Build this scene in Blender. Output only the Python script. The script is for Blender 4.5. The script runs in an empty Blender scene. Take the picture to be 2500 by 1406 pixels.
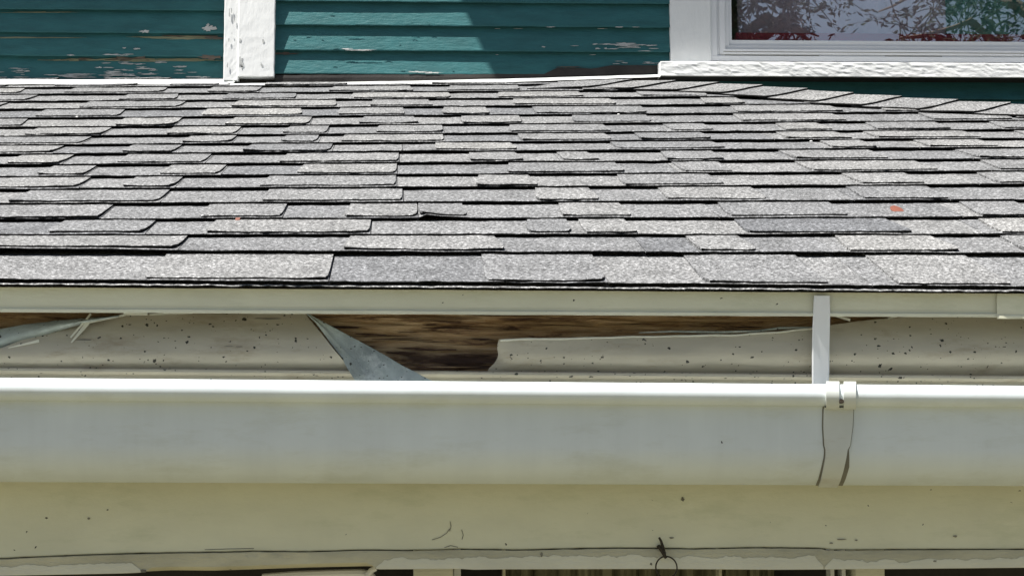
import bpy, bmesh, math, random
from mathutils import Vector, noise
R = math.radians
random.seed(7)
scene = bpy.context.scene
COL = scene.collection

# ------------------------------------------------------------ camera, sky, sun
F = 4160.0; PW, PH = 2500.0, 1406.0          # focal length in photo pixels
YAW, PITCH = R(3.84), R(6.0)
CAM = Vector((0, 0, 2.3))
cd = bpy.data.cameras.new("camera"); cam = bpy.data.objects.new("camera", cd); COL.objects.link(cam)
cam.location = CAM; cam.rotation_euler = (R(90) + PITCH, 0, -YAW)
cd.sensor_width = 36; cd.lens = 36 * F / PW; cd.clip_start = 0.05; cd.clip_end = 500
scene.camera = cam

SUNV = Vector((-1.72, -1.0, 4.0)).normalized()      # towards the sun
elev = math.asin(SUNV.z); azim = math.atan2(SUNV.x, SUNV.y)
w = bpy.data.worlds.new("World"); scene.world = w; w.use_nodes = True
nt = w.node_tree; bg = nt.nodes["Background"]
sky = nt.nodes.new("ShaderNodeTexSky"); sky.sky_type = 'NISHITA'; sky.sun_disc = False
sky.sun_elevation = elev; sky.sun_rotation = azim; sky.dust_density = 2.0; sky.ozone_density = 1.0
nt.links.new(sky.outputs[0], bg.inputs[0]); bg.inputs[1].default_value = 0.055
sl = bpy.data.lights.new("sun", 'SUN'); sl.energy = 5.0; sl.angle = R(0.5); sl.color = (1.0, 0.965, 0.91)
so = bpy.data.objects.new("sun", sl); COL.objects.link(so)
so.rotation_euler = SUNV.to_track_quat('Z', 'Y').to_euler()
scene.view_settings.view_transform = 'Standard'; scene.view_settings.look = 'None'
scene.view_settings.exposure = 0.9; scene.view_settings.gamma = 1.0

# ------------------------------------------------------------ photo geometry helpers
FW = Vector((math.sin(YAW) * math.cos(PITCH), math.cos(YAW) * math.cos(PITCH), math.sin(PITCH)))
RT = Vector((math.cos(YAW), -math.sin(YAW), 0)); UP = RT.cross(FW)
def proj(p):
    d = p - CAM; z = d.dot(FW)
    return PW / 2 + F * d.dot(RT) / z, PH / 2 - F * d.dot(UP) / z
def ray(px, py):
    return FW + RT * ((px - PW / 2) / F) - UP * ((py - PH / 2) / F)
def onY(px, py, Y):
    r = ray(px, py); return CAM + r * (Y / r.y)

EAVE = CAM + FW * 2.588
SL = R(20.0)
EY, EZ = EAVE.y, EAVE.z
EX = 0.143
UC = onY(1100, 500, 3.2).x
def warp(u, v):
    return 0.0215 * (1 - math.exp(-max(v, 0) / 0.6)) * (u - UC * (1 + v * .1))
def RP(u, v, wv=0.0):
    wv += warp(u, v) - .010 * (1 - math.exp(-max(v, 0) / .12)) - .007 * math.exp(-((v - 1.6) / .35) ** 2)
    return Vector((u, EY + v * math.cos(SL) - wv * math.sin(SL), EZ + v * math.sin(SL) + wv * math.cos(SL)))
def upx(px, v, wv=0.005):
    a, b = -4.0, 5.0
    for _ in range(40):
        m = (a + b) / 2
        if proj(RP(m, v, wv))[0] < px: a = m
        else: b = m
    return (a + b) / 2
def uvpx(px, py, wv=0.006):
    a, b = -0.3, 3.6
    for _ in range(40):
        m = (a + b) / 2
        if proj(RP(upx(px, m, wv), m, wv))[1] > py: a = m
        else: b = m
    v = (a + b) / 2
    return upx(px, v, wv), v

def nz(x, y=0.0, z=0.0): return noise.noise(Vector((x, y, z)))

# ------------------------------------------------------------ mesh builder
class MB:
    def __init__(s): s.v = []; s.f = []; s.m = []; s.t = []
    def vert(s, p): s.v.append(tuple(p)); return len(s.v) - 1
    def face(s, idx, m=0, t=0.5): s.f.append(tuple(idx)); s.m.append(m); s.t.append(t)
    def grid(s, P, m=0, t=0.5, flip=False):
        n = len(P); k = len(P[0]); I = [[s.vert(p) for p in row] for row in P]
        for i in range(n - 1):
            for j in range(k - 1):
                q = (I[i][j], I[i+1][j], I[i+1][j+1], I[i][j+1])
                s.face(q[::-1] if flip else q, m, t)
        return I
    def box(s, x0, x1, y0, y1, z0, z1, m=0, t=0.5):
        c = [(x0,y0,z0),(x1,y0,z0),(x1,y1,z0),(x0,y1,z0),(x0,y0,z1),(x1,y0,z1),(x1,y1,z1),(x0,y1,z1)]
        I = [s.vert(p) for p in c]
        for q in ((0,3,2,1),(4,5,6,7),(0,1,5,4),(1,2,6,5),(2,3,7,6),(3,0,4,7)):
            s.face([I[a] for a in q], m, t)
    def sheet(s, P, off, m=0, m2=None, t=0.5):
        """closed thin solid: grid P and the same grid shifted by off (a vector or function)"""
        m2 = m if m2 is None else m2
        n = len(P); k = len(P[0])
        A = [[s.vert(p) for p in row] for row in P]
        B = [[s.vert(Vector(p) + off) for p in row] for row in P]
        for i in range(n - 1):
            for j in range(k - 1):
                s.face((A[i][j], A[i+1][j], A[i+1][j+1], A[i][j+1]), m, t)
                s.face((B[i][j], B[i][j+1], B[i+1][j+1], B[i+1][j]), m2, t)
        for i in range(n - 1):
            s.face((A[i][0], B[i][0], B[i+1][0], A[i+1][0]), m2, t)
            s.face((A[i][-1], A[i+1][-1], B[i+1][-1], B[i][-1]), m2, t)
        for j in range(k - 1):
            s.face((A[0][j], A[0][j+1], B[0][j+1], B[0][j]), m2, t)
            s.face((A[-1][j], B[-1][j], B[-1][j+1], A[-1][j+1]), m2, t)
    def poly(s, pts, off, m=0, m2=None, t=0.5):
        m2 = m if m2 is None else m2
        A = [s.vert(p) for p in pts]; B = [s.vert(Vector(p) + off) for p in pts]
        s.face(A, m, t); s.face(B[::-1], m2, t); n = len(A)
        for i in range(n): s.face((A[i], B[i], B[(i+1) % n], A[(i+1) % n]), m2, t)
    def tube(s, pts, r, m=0, seg=8, closed=False):
        n = len(pts); rings = []
        for i, p in enumerate(pts):
            a = pts[(i-1) % n] if (closed or i > 0) else p; b = pts[(i+1) % n] if (closed or i < n-1) else p
            d = (Vector(b) - Vector(a)).normalized()
            up = Vector((0, 1, 0)) if abs(d.y) < .9 else Vector((1, 0, 0))
            e1 = d.cross(up).normalized(); e2 = d.cross(e1)
            rr = r[i] if isinstance(r, (list, tuple)) else r
            rings.append([s.vert(Vector(p) + e1 * rr * math.cos(q * 2 * math.pi / seg) + e2 * rr * math.sin(q * 2 * math.pi / seg)) for q in range(seg)])
        for i in range(n if closed else n - 1):
            a, b = rings[i], rings[(i+1) % n]
            for q in range(seg): s.face((a[q], a[(q+1) % seg], b[(q+1) % seg], b[q]), m)
        if not closed: s.face(rings[0][::-1], m); s.face(rings[-1], m)
    def build(s, name, mats, parent=None, smooth=False, bevel=0, bump=True):
        me = bpy.data.meshes.new(name); me.from_pydata(s.v, [], s.f)
        mats = mats if isinstance(mats, (list, tuple)) else [mats]
        for m in mats: me.materials.append(m)
        me.polygons.foreach_set("material_index", s.m)
        at = me.attributes.new("tone", 'FLOAT', 'FACE'); at.data.foreach_set("value", s.t)
        bm = bmesh.new(); bm.from_mesh(me); bmesh.ops.recalc_face_normals(bm, faces=bm.faces); bm.to_mesh(me); bm.free()
        if smooth:
            me.polygons.foreach_set("use_smooth", [True] * len(me.polygons))
            try: me.set_sharp_from_angle(angle=R(40))
            except Exception: pass
        me.update()
        o = bpy.data.objects.new(name, me); COL.objects.link(o)
        if parent: o.parent = parent
        if bevel:
            b = o.modifiers.new("bevel", 'BEVEL'); b.width = bevel; b.segments = 2; b.limit_method = 'ANGLE'
        return o
def thing(name, label, cat, group=None):
    o = bpy.data.objects.new(name, None); COL.objects.link(o); o.empty_display_size = .05
    o["label"] = label; o["category"] = cat
    if group: o["group"] = group
    return o
def tag(o, label, cat, group=None):
    o["label"] = label; o["category"] = cat
    if group: o["group"] = group
    return o
def blob(n, seed, rag=.35):
    """unit irregular outline"""
    rnd = random.Random(seed); out = []
    for i in range(n):
        a = 2 * math.pi * i / n
        r = 1 + rag * (rnd.random() * 2 - 1)
        out.append((r * math.cos(a), r * math.sin(a)))
    return out

# ------------------------------------------------------------ materials
def newmat(name):
    m = bpy.data.materials.new(name); m.use_nodes = True; nt = m.node_tree
    return m, nt, nt.nodes["Principled BSDF"]
def N(nt, t, **kw):
    n = nt.nodes.new(t)
    for k, v in kw.items(): setattr(n, k, v)
    return n
def coords(nt, scale=(1, 1, 1)):
    g = N(nt, "ShaderNodeNewGeometry"); mp = N(nt, "ShaderNodeMapping"); mp.inputs["Scale"].default_value = scale
    nt.links.new(g.outputs["Position"], mp.inputs["Vector"]); return mp.outputs[0]
def noiseN(nt, vec, scale, detail=4, rough=.55, dist=0):
    n = N(nt, "ShaderNodeTexNoise"); n.inputs["Scale"].default_value = scale; n.inputs["Detail"].default_value = detail
    n.inputs["Roughness"].default_value = rough; n.inputs["Distortion"].default_value = dist
    nt.links.new(vec, n.inputs["Vector"]); return n.outputs["Fac"]
def ramp(nt, fac, stops, interp='LINEAR'):
    r = N(nt, "ShaderNodeValToRGB"); r.color_ramp.interpolation = interp; e = r.color_ramp.elements
    while len(e) > 1: e.remove(e[-1])
    e[0].position = stops[0][0]; e[0].color = (*stops[0][1], 1) if not isinstance(stops[0][1], float) else (stops[0][1],)*3 + (1,)
    for p, c in stops[1:]:
        k = e.new(p); k.color = (*c, 1) if not isinstance(c, float) else (c, c, c, 1)
    nt.links.new(fac, r.inputs[0]); return r.outputs[0]
def mix(nt, fac, a, b, mode='MIX'):
    m = N(nt, "ShaderNodeMixRGB", blend_type=mode)
    for s, x in ((0, fac), (1, a), (2, b)):
        if isinstance(x, (int, float)): m.inputs[s].default_value = x if s == 0 else (x, x, x, 1)
        elif isinstance(x, tuple): m.inputs[s].default_value = (*x, 1)
        else: nt.links.new(x, m.inputs[s])
    return m.outputs[0]
def bumpN(nt, b, h, strength, dist):
    n = N(nt, "ShaderNodeBump"); n.inputs["Strength"].default_value = strength; n.inputs["Distance"].default_value = dist
    nt.links.new(h, n.inputs["Height"]); nt.links.new(n.outputs[0], b.inputs["Normal"])
def specks(nt, scale, size, density):
    """0/1 mask of scattered dirt dots"""
    v = N(nt, "ShaderNodeTexVoronoi"); v.inputs["Scale"].default_value = scale
    wob = N(nt, "ShaderNodeTexNoise"); wob.inputs["Scale"].default_value = scale * 3; wob.inputs["Detail"].default_value = 2
    cc = coords(nt, (1, 1, 1.2)); nt.links.new(cc, wob.inputs["Vector"])
    vm = N(nt, "ShaderNodeVectorMath", operation='MULTIPLY_ADD'); nt.links.new(wob.outputs["Color"], vm.inputs[0])
    vm.inputs[1].default_value = (.5 / scale,) * 3; nt.links.new(cc, vm.inputs[2]); nt.links.new(vm.outputs[0], v.inputs["Vector"])
    d = N(nt, "ShaderNodeMath", operation='LESS_THAN'); nt.links.new(v.outputs["Distance"], d.inputs[0])
    sp = N(nt, "ShaderNodeSeparateColor"); nt.links.new(v.outputs["Color"], sp.inputs[0])
    sz = N(nt, "ShaderNodeMath", operation='MULTIPLY'); nt.links.new(sp.outputs[1], sz.inputs[0]); sz.inputs[1].default_value = size
    nt.links.new(sz.outputs[0], d.inputs[1])
    c = N(nt, "ShaderNodeMath", operation='LESS_THAN'); nt.links.new(sp.outputs[0], c.inputs[0]); c.inputs[1].default_value = density
    m = N(nt, "ShaderNodeMath", operation='MULTIPLY'); nt.links.new(d.outputs[0], m.inputs[0]); nt.links.new(c.outputs[0], m.inputs[1])
    return m.outputs[0]

def painted(name, col, var=.12, rough=.5, speck=None, dirt=None, bump=.3, bscale=60, stretch=(1, 1, 1), spec=.4, crack=0, streak=0, dscale=3.5):
    m, nt, b = newmat(name)
    n1 = noiseN(nt, coords(nt, stretch), 9, 5, .6)
    dark = tuple(c * (1 - var) for c in col); lite = tuple(min(c * (1 + var * .5), .9) for c in col)
    c = ramp(nt, n1, [(.3, dark), (.7, lite)])
    if dirt:
        n2 = noiseN(nt, coords(nt, (2.0, 2, 7) if dscale < 9 else (1, 1, 1)), dscale, 8, .7)
        c = mix(nt, ramp(nt, n2, [(.52, 0.0), (.75, dirt[1])]), c, dirt[0])
    if streak: c = mix(nt, .8, c, ramp(nt, noiseN(nt, coords(nt, (9, 1, .6)), 1.6, 5, .6), [(.35, 1 - streak), (.6, 1.0)]), 'MULTIPLY')
    if speck:
        for sc, sz, dn in speck: c = mix(nt, specks(nt, sc, sz, dn), c, (.035, .032, .025))
    if crack:
        n3 = noiseN(nt, coords(nt, (1, 1, 6)), 40, 3, .6, 1.5)
        c = mix(nt, ramp(nt, n3, [(.62, 0.0), (.68, crack)]), c, tuple(x * .45 for x in col))
    nt.links.new(c, b.inputs["Base Color"]); b.inputs["Roughness"].default_value = rough
    b.inputs["Specular IOR Level"].default_value = spec
    nb = noiseN(nt, coords(nt, stretch), bscale, 6, .65)
    bumpN(nt, b, nb, bump, .004)
    return m

def shingle_mat():
    m, nt, b = newmat("shingle_granules")
    at = N(nt, "ShaderNodeAttribute"); at.attribute_name = "tone"
    g1 = noiseN(nt, coords(nt), 165, 3, .75)
    g2 = noiseN(nt, coords(nt), 900, 1, .5)
    g3 = noiseN(nt, coords(nt), 11, 8, .7)
    base = ramp(nt, at.outputs["Fac"], [(0.0, (.128, .132, .139)), (.5, (.178, .180, .182)), (1.0, (.222, .222, .218))])
    c = mix(nt, 1.0, base, ramp(nt, g1, [(.30, 0.15), (.43, 0.70), (.53, 1.06), (.70, 2.9)]), 'MULTIPLY')
    c = mix(nt, .7, c, ramp(nt, g2, [(.3, .55), (.5, 1.0), (.72, 1.7)]), 'MULTIPLY')
    c = mix(nt, .8, c, ramp(nt, g3, [(.33, .66), (.5, .98), (.68, 1.14)]), 'MULTIPLY')
    nt.links.new(c, b.inputs["Base Color"]); b.inputs["Roughness"].default_value = .9; b.inputs["Specular IOR Level"].default_value = .2
    bumpN(nt, b, g1, .9, .004)
    return m
def butt_mat():
    m, nt, b = newmat("asphalt_cut_edge")
    g = noiseN(nt, coords(nt, (1, 1, 1)), 260, 3, .6)
    nt.links.new(ramp(nt, g, [(.5, (.006, .006, .006)), (.64, (.02, .02, .02)), (.72, (.12, .12, .12))]), b.inputs["Base Color"])
    b.inputs["Roughness"].default_value = .95; b.inputs["Specular IOR Level"].default_value = .1
    return m
M = {}
M['shingle'] = shingle_mat(); M['butt'] = butt_mat()
M['cream'] = painted("cream_paint", (.75, .745, .585), .07, .55, speck=[(70, .12, .07), (28, .07, .10)], dirt=((.50, .53, .36), .5), bump=.16, bscale=60, stretch=(.8, 1, 1.5))
M['trimcream'] = painted("pale_cream_paint", (.72, .71, .60), .1, .6, speck=[(60, .12, .08)], bump=.4, bscale=70, stretch=(1, 1, 3))
M['oldcream'] = painted("worn_cream_paint", (.60, .57, .43), .22, .7, speck=[(60, .14, .12)], bump=.6, bscale=60, stretch=(1, 1, 3))
M['gutter'] = painted("white_vinyl", (.71, .77, .79), .05, .38, speck=[(35, .08, .03)], dirt=((.52, .55, .48), .5), streak=.07, bump=.03, bscale=40)
M['bracket'] = painted("white_vinyl_bracket", (.62, .65, .62), .08, .38, speck=[(50, .10, .14)], dirt=((.40, .34, .25), .7), bump=.03)
M['grime_shade'] = painted("grime_and_joint_shade", (.22, .21, .17), .4, .8, bump=.3)  # scratches, cracks and grooves, and the painted shadow lines at the joiner
M['clad'] = painted("stained_white_cladding", (.52, .475, .37), .2, .45, speck=[(60, .20, .35), (110, .24, .35), (40, .13, .30), (170, .25, .2)], dirt=((.27, .20, .12), .9), bump=.2, bscale=30, stretch=(.5, 1, 2))
M['cladback'] = painted("grey_cladding_back", (.42, .47, .44), .6, .5, speck=[(60, .24, .3), (140, .25, .4)], dirt=((.70, .74, .70), .95), dscale=22, bump=.8, bscale=80)
M['teal'] = painted("teal_clapboard_paint", (.031, .130, .138), .22, .5, bump=.5, bscale=34, stretch=(1, 1, 4), spec=.25)
M['bare'] = painted("bare_weathered_wood", (.12, .098, .08), .5, .8, bump=.6, stretch=(.3, 1, 5))
M['flake'] = painted("grey_primer_flake", (.50, .51, .50), .25, .7, bump=.5)
M['yflake'] = painted("old_yellow_paint", (.24, .24, .15), .3, .7, bump=.5, stretch=(1, 1, 4))
M['white'] = painted("rough_white_paint", (.80, .81, .80), .05, .55, bump=.55, bscale=24, stretch=(1, 1, 3), crack=0.35)
M['postwhite'] = painted("rough_white_post_paint", (.80, .81, .80), .05, .55, bump=.3, bscale=30, stretch=(3, 1, 1))
M['vinyl'] = painted("window_vinyl", (.74, .75, .76), .03, .35, bump=.05)
M['dark'] = painted("weathered_board_and_shade", (.035, .032, .03), .4, .85, bump=.4)  # bare boards, and the shade painted under laps and sill
M['maroon'] = painted("maroon_paint", (.42, .05, .09), .2, .4, bump=.1)
M['crack'] = painted('wood_crack', (.06, .034, .025), .4, .95)
M['palewood'] = painted('pale_splinter', (.44, .30, .17), .5, .9, bump=.6, stretch=(.3, 1, 5))
M['flash'] = painted("white_flashing_metal", (.72, .74, .72), .08, .5, bump=.2, dirt=((.45, .46, .42), .5))
M['leaf'] = painted("red_leaf", (.20, .068, .042), .3, .6, bump=.2)
M['iron'] = painted("rusty_iron", (.035, .025, .014), .4, .6, bump=.5, bscale=300)
M['grit'] = painted("white_grit", (.75, .75, .73), .1, .6)
m, nt, b = newmat("rotten_wood")
v1 = coords(nt, (1.6, 1, 13)); n1 = noiseN(nt, v1, 5, 10, .72, .6)
c = ramp(nt, n1, [(.30, (.05, .025, .02)), (.39, (.20, .115, .065)), (.47, (.50, .33, .18)), (.64, (.68, .51, .32))])
n2 = noiseN(nt, coords(nt, (2, 1, 9)), 4, 5, .6)
g = N(nt, "ShaderNodeNewGeometry"); sp = N(nt, "ShaderNodeSeparateXYZ"); nt.links.new(g.outputs["Position"], sp.inputs[0])
mr = N(nt, "ShaderNodeMapRange"); nt.links.new(sp.outputs[2], mr.inputs[0]); ROT = mr
c = mix(nt, ramp(nt, N(nt, "ShaderNodeMath").outputs[0], [(0.0, 0.0), (1.0, 1.0)]) if False else .0, c, (.05, .03, .03))
mm = N(nt, "ShaderNodeMath", operation='MULTIPLY'); nt.links.new(mr.outputs[0], mm.inputs[0]); nt.links.new(ramp(nt, n2, [(.40, 0.0), (.62, .9)]), mm.inputs[1])
c = mix(nt, mm.outputs[0], c, (.045, .022, .02))
nt.links.new(c, b.inputs["Base Color"]); b.inputs["Roughness"].default_value = .85
bumpN(nt, b, n1, 1.0, .008); M['rot'] = m

# glass: mirror-like pane over a see-through one
m, nt, b = newmat("window_glass"); nt.nodes.remove(b)
tr = N(nt, "ShaderNodeBsdfTransparent"); gl = N(nt, "ShaderNodeBsdfGlossy"); gl.inputs["Roughness"].default_value = 0.0
gl.inputs["Color"].default_value = (.95, .88, .82, 1)
ms = N(nt, "ShaderNodeMixShader"); ms.inputs[0].default_value = .36
nt.links.new(tr.outputs[0], ms.inputs[1]); nt.links.new(gl.outputs[0], ms.inputs[2]); nt.links.new(ms.outputs[0], nt.nodes["Material Output"].inputs[0])
bn = N(nt, "ShaderNodeBump"); bn.inputs["Strength"].default_value = .12; bn.inputs["Distance"].default_value = .004
nt.links.new(noiseN(nt, coords(nt), 5, 1, .5), bn.inputs["Height"]); nt.links.new(bn.outputs[0], gl.inputs["Normal"]); M['glass'] = m
M['curt1'] = painted("lavender_curtain", (.74, .70, .78), .08, .9, bump=.2, spec=.1)
M['curt2'] = painted("green_curtain", (.20, .50, .44), .2, .9, bump=.2, spec=.1)
M['curt3'] = painted("olive_curtain", (.22, .21, .14), .3, .9, bump=.2, spec=.1)
M['foliage'] = painted("tree_leaves", (.024, .042, .026), .4, .9, bump=.1, spec=.05)
M['bark'] = painted("tree_bark", (.10, .08, .06), .4, .9, bump=.8)
m, nt, b = newmat("lawn")
c = ramp(nt, noiseN(nt, coords(nt), .8, 8, .7), [(.3, (.10, .10, .05)), (.6, (.17, .15, .09)), (.8, (.24, .20, .14))])
nt.links.new(c, b.inputs["Base Color"]); b.inputs["Roughness"].default_value = .95; M['lawn'] = m

# ------------------------------------------------------------ ground
g = MB(); g.grid([[(x, y, 0) for y in (-150, -40, -8, 0, 2.5, 8, 40, 150)] for x in (-150, -40, -5, 0, 5, 40, 150)])
go = g.build("ground", M['lawn']); go["kind"] = "structure"

# ------------------------------------------------------------ porch roof
YW = 4.90; YL = 5.02
roof = thing("porch_roof", "low porch roof of weathered grey laminated asphalt shingles rising to the teal wall", "roof")
A0 = uvpx(1545, 196, .022); B0 = uvpx(2468, 253, .022)
hs = (B0[1] - A0[1]) / (B0[0] - A0[0])
def hip_u(v): return A0[0] + (v - A0[1]) / hs            # u of the hip at height v
def hip_v(u): return A0[1] + (u - A0[0]) * hs
UL, UR = -2.6, 3.4
V = [0.0] + [(n + .78) * EX for n in range(1, 18)]
for _i, _d in enumerate((0, .031, .033, .036, .026, .016, .015, .010)): V[_i] -= _d
TEETH = {
0: ([(-500,-90),(342,800),(1181,1484),(1718,2028),(2190,2480)], [-90,803,1486,2130]),
1: ([(-420,432),(833,1238),(1588,1855),(2067,2352),(2500,2800)], [435,1575,1705,2035]),
2: ([(-300,-60),(106,352),(494,902),(1282,1400),(1425,1558),(1820,2233),(2436,2700)], [355,905,1390,2400]),
3: ([(-200,242),(480,687),(833,1020),(1023,1145),(1370,1547),(1774,2079),(2386,2560)], [246,690,1021,1755,2350]),
4: ([(19,388),(633,982),(1305,1467),(1628,1878),(2108,2457)], [392,985,2085,2320]),
5: ([(-200,190),(296,424),(632,966),(1158,1318),(1516,1774),(2098,2263),(2428,2600)], [194,428,969,2090,2390]),
6: ([(88,205),(384,535),(720,968),(1235,1532),(1666,1790),(1979,2294),(2440,2700)], [209,540,970,1655,1970,2420]),
7: ([(8,148),(280,497),(678,973),(1146,1282),(1374,1467),(1624,1774),(1937,2177),(2385,2600)], [152,502,975,1366,1925,2375]),
8: ([(-150,126),(288,424),(588,806),(1060,1267),(1508,1776),(2029,2146),(2263,2444)], [130,430,811,982,1506,2010,2245]),
9: ([(-60,196),(438,563),(681,772),(830,1084),(1269,1497),(1563,1743),(1918,2083),(2140,2400)], [201,568,778,1087,1890]),
10: ([(54,248),(400,575),(685,797),(914,1082),(1240,1493),(1640,1747),(1914,2040),(2140,2329)], [253,580,800,1085,1628]),
}
rnd = random.Random(11)
def slab(mb, uL, uR, v0, v1, wb, wt, tone, rag=.0015, seed=0.0, step=.013):
    """closed shingle slab; uL/uR functions of v; wb, wt functions of (u,v)"""
    vs = [v0, v0 + .0035, v0 + .011, v0 + .026, v0 + (v1 - v0) * .35, v0 + (v1 - v0) * .7, v1]
    n = max(2, int((uR(v0) - uL(v0)) / step))
    top = []; bot = []
    for j, v in enumerate(vs):
        a, b = uL(v), uR(v); rt = []; rb = []
        if b < a + .001: b = a + .001
        for i in range(n + 1):
            u = a + (b - a) * i / n
            vv = v + (rag * 1.6 * nz(u * 55, seed) + rag * .9 * nz(u * 160, seed) + .0034 * nz(u * 3.1, seed + 9) if j < 2 else 0)
            w1 = wt(u, vv) - (.0011 if j == 0 else 0) + (.0011 * nz(u * 30, v * 24, seed) if j < 6 else 0)
            w0 = wb(u, vv) + (.0008 * nz(u * 47, 3, seed) if j == 0 else 0)
            rt.append(RP(u, vv, max(w1, w0 + .0004))); rb.append(RP(u, vv, w0))
        top.append(rt); bot.append(rb)
    A = [[mb.vert(p) for p in r] for r in top]; B = [[mb.vert(p) for p in r] for r in bot]
    for j in range(len(vs) - 1):
        for i in range(n):
            mb.face((A[j][i], A[j][i+1], A[j+1][i+1], A[j+1][i]), 0, tone)
            mb.face((B[j][i], B[j+1][i], B[j+1][i+1], B[j][i+1]), 1, tone)
        mb.face((A[j][0], A[j+1][0], B[j+1][0], B[j][0]), 0, tone)  # left edges take the lighter granule colour to paint them sunlit
        mb.face((A[j][n], B[j][n], B[j+1][n], A[j+1][n]), 1, tone)
    for i in range(n): mb.face((A[0][i], B[0][i], B[0][i+1], A[0][i+1]), 1, tone)

T1, T2, GAP = .0036, .0036, .0116
EXT = EX + .060
mb = MB()
for r in range(len(V)):
    v0 = V[r]; v1 = v0 + EXT + (.10 if r == 0 else 0)
    if r in TEETH:
        teeth = [(upx(a, v0), upx(b, v0)) for a, b in TEETH[r][0]]; joints = [upx(a, v0) for a in TEETH[r][1]]
        uend = teeth[-1][1] + .12; ustart = teeth[0][0] - .12
    else:
        teeth = []; joints = []; uend = ustart = rnd.uniform(-2.5, -2.2)
        ustart = uend
    u = uend
    while u < UR:
        L = rnd.uniform(.10, .30); G = rnd.uniform(.08, .24)
        teeth.append((u, u + L)); 
        if rnd.random() < .35: joints.append(u + L + .003)
        u += L + G
    u = ustart
    while u > UL:
        L = rnd.uniform(.12, .32); G = rnd.uniform(.10, .24)
        teeth.insert(0, (u - L, u)); 
        if rnd.random() < .35: joints.append(u - L - .003)
        u -= L + G
    joints = sorted(j for j in joints if UL < j < UR)
    lift = {}
    def gsag(u, r=r): return (.0022 * nz(u * 3.3, 40 + r) + .0012 * nz(u * 11, 50) if r < 2 else 0) + .0016 * nz(u * 2.3, r * 7.7) + .0010 * nz(u * 7, r * 3.1)
    g0 = GAP if r else .0062
    def wb(u, v, v0=v0, v1=v1, r=r, g0=g0):
        k = max(0, 1 - (v - v0) / (v1 - v0))
        l = max(0, gsag(u)) * k
        if r == 3:  # the lifted tab corner
            d = (u - tab[0]) / (tab[1] - tab[0])
            if 0 <= d <= 1.35: l += .006 * k ** 3 * max(0, 1 - abs(d - .05) * 1.1)
        if r == 1:
            d = (u - wav[0]) / (wav[1] - wav[0])
            if -.6 < d < 1: l += .005 * k ** 2 * max(0, 1 - abs(d - .3))
        return g0 * k + l
    if r == 3: tab = (upx(1023, v0), upx(1150, v0))
    if r == 1: wav = (upx(-200, v0), upx(440, v0))
    def wt1(u, v): return wb(u, v) + T1
    def wt2(u, v): return wb(u, v) + T1 + T2
    edges = [UL] + joints + [UR]
    for k in range(len(edges) - 1):
        a, b = edges[k], edges[k+1]
        if a > hip_u(v0) - .01: continue
        sh = rnd.uniform(-.5, .5)
        f0 = lambda v, a=a: min(a + .0007, hip_u(v) - .02)
        f1 = lambda v, b=b: min(b - .0007, hip_u(v) - .012)
        slab(mb, f0, f1, v0, v1, wb, wt1, max(0, min(1, rnd.gauss(.42, .16))), seed=r * 13.1 + k)
    for (a, b) in teeth:
        if b < UL or a > UR or a > hip_u(v0) - .03: continue
        # keep teeth away from joints they would cross
        for j in joints:
            if a < j - .012 and b > j + .012:
                if j - a > b - j: b = j - .0015
                else: a = j + .0015
        ta, tb = rnd.uniform(.004, .016), rnd.uniform(.004, .016)
        if any(abs(a - j) < .012 for j in joints): ta = 0
        if any(abs(b - j) < .012 for j in joints): tb = 0
        ra, rb = rnd.uniform(.002, .013), rnd.uniform(.002, .013); c0, c1 = rnd.uniform(-.0006, .0030), rnd.uniform(-.0006, .0030)
        vt = v0 + rnd.uniform(.0015, .0045)
        f0 = lambda v, a=a, ta=ta, ra=ra: min(a + ta * min(1, (v - v0) / EX) + ra * math.exp(-(v - v0) / .016), hip_u(v) - .02)
        f1 = lambda v, b=b, tb=tb, rb=rb: min(b - tb * min(1, (v - v0) / EX) - rb * math.exp(-(v - v0) / .016), hip_u(v) - .012)
        def cu(u, v, a=a, b=b, c0=c0, c1=c1):
            k = max(0, 1 - (v - v0) / .10) ** 2; f = (u - a) / max(.02, b - a)
            return k * (max(0, c0) * max(0, 1 - f * 2.2) ** 2 + max(0, c1) * max(0, (f - .55) * 2.2) ** 2)
        slab(mb, f0, f1, vt, v1, lambda u, v: wb(u, v) + T1 - .0004 + cu(u, v), lambda u, v: wt2(u, v) + cu(u, v), max(0, min(1, rnd.gauss(.56, .2))), seed=r * 5.7 + a * 3)
mb.build("shingle_field", [M['shingle'], M['butt']], roof)

# starter strip poking out below the first course
mb = MB()
slab(mb, lambda v: UL, lambda v: UR, -.004, .06, lambda u, v: -.0005, lambda u, v: .0024 + .0008 * nz(u * 90, 4), .9, rag=.0024, seed=77, step=.005)
mb.build("starter_strip", [M['shingle'], M['butt']], roof)
# deck below the shingles, so nothing shows through
mb = MB(); P = []
for v in (.035, .3, .6, 1.0, 1.5, 2.0, 2.6):
    ur = min(UR, hip_u(v) - .01)
    P.append([RP(UL + (ur - UL) * i / 20, v, -.0015) for i in range(21)])
mb.sheet(P, Vector((0, 0, -.016)))
mb.build("roof_deck", M['bare'], roof)
# far side of the hip
mb = MB(); P = []
for s in range(9):
    u = A0[0] - .55 + (UR - A0[0] + .55) * s / 8
    p = RP(u, hip_v(u), -.002)
    P.append([p, p + Vector((.08, .22, -.30)), p + Vector((.3, .42, -.9))])
mb.sheet(P, Vector((0, 0, -.02)), 0, 1, .5); mb.build("far_slope", [M['shingle'], M['butt']], roof)
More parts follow.
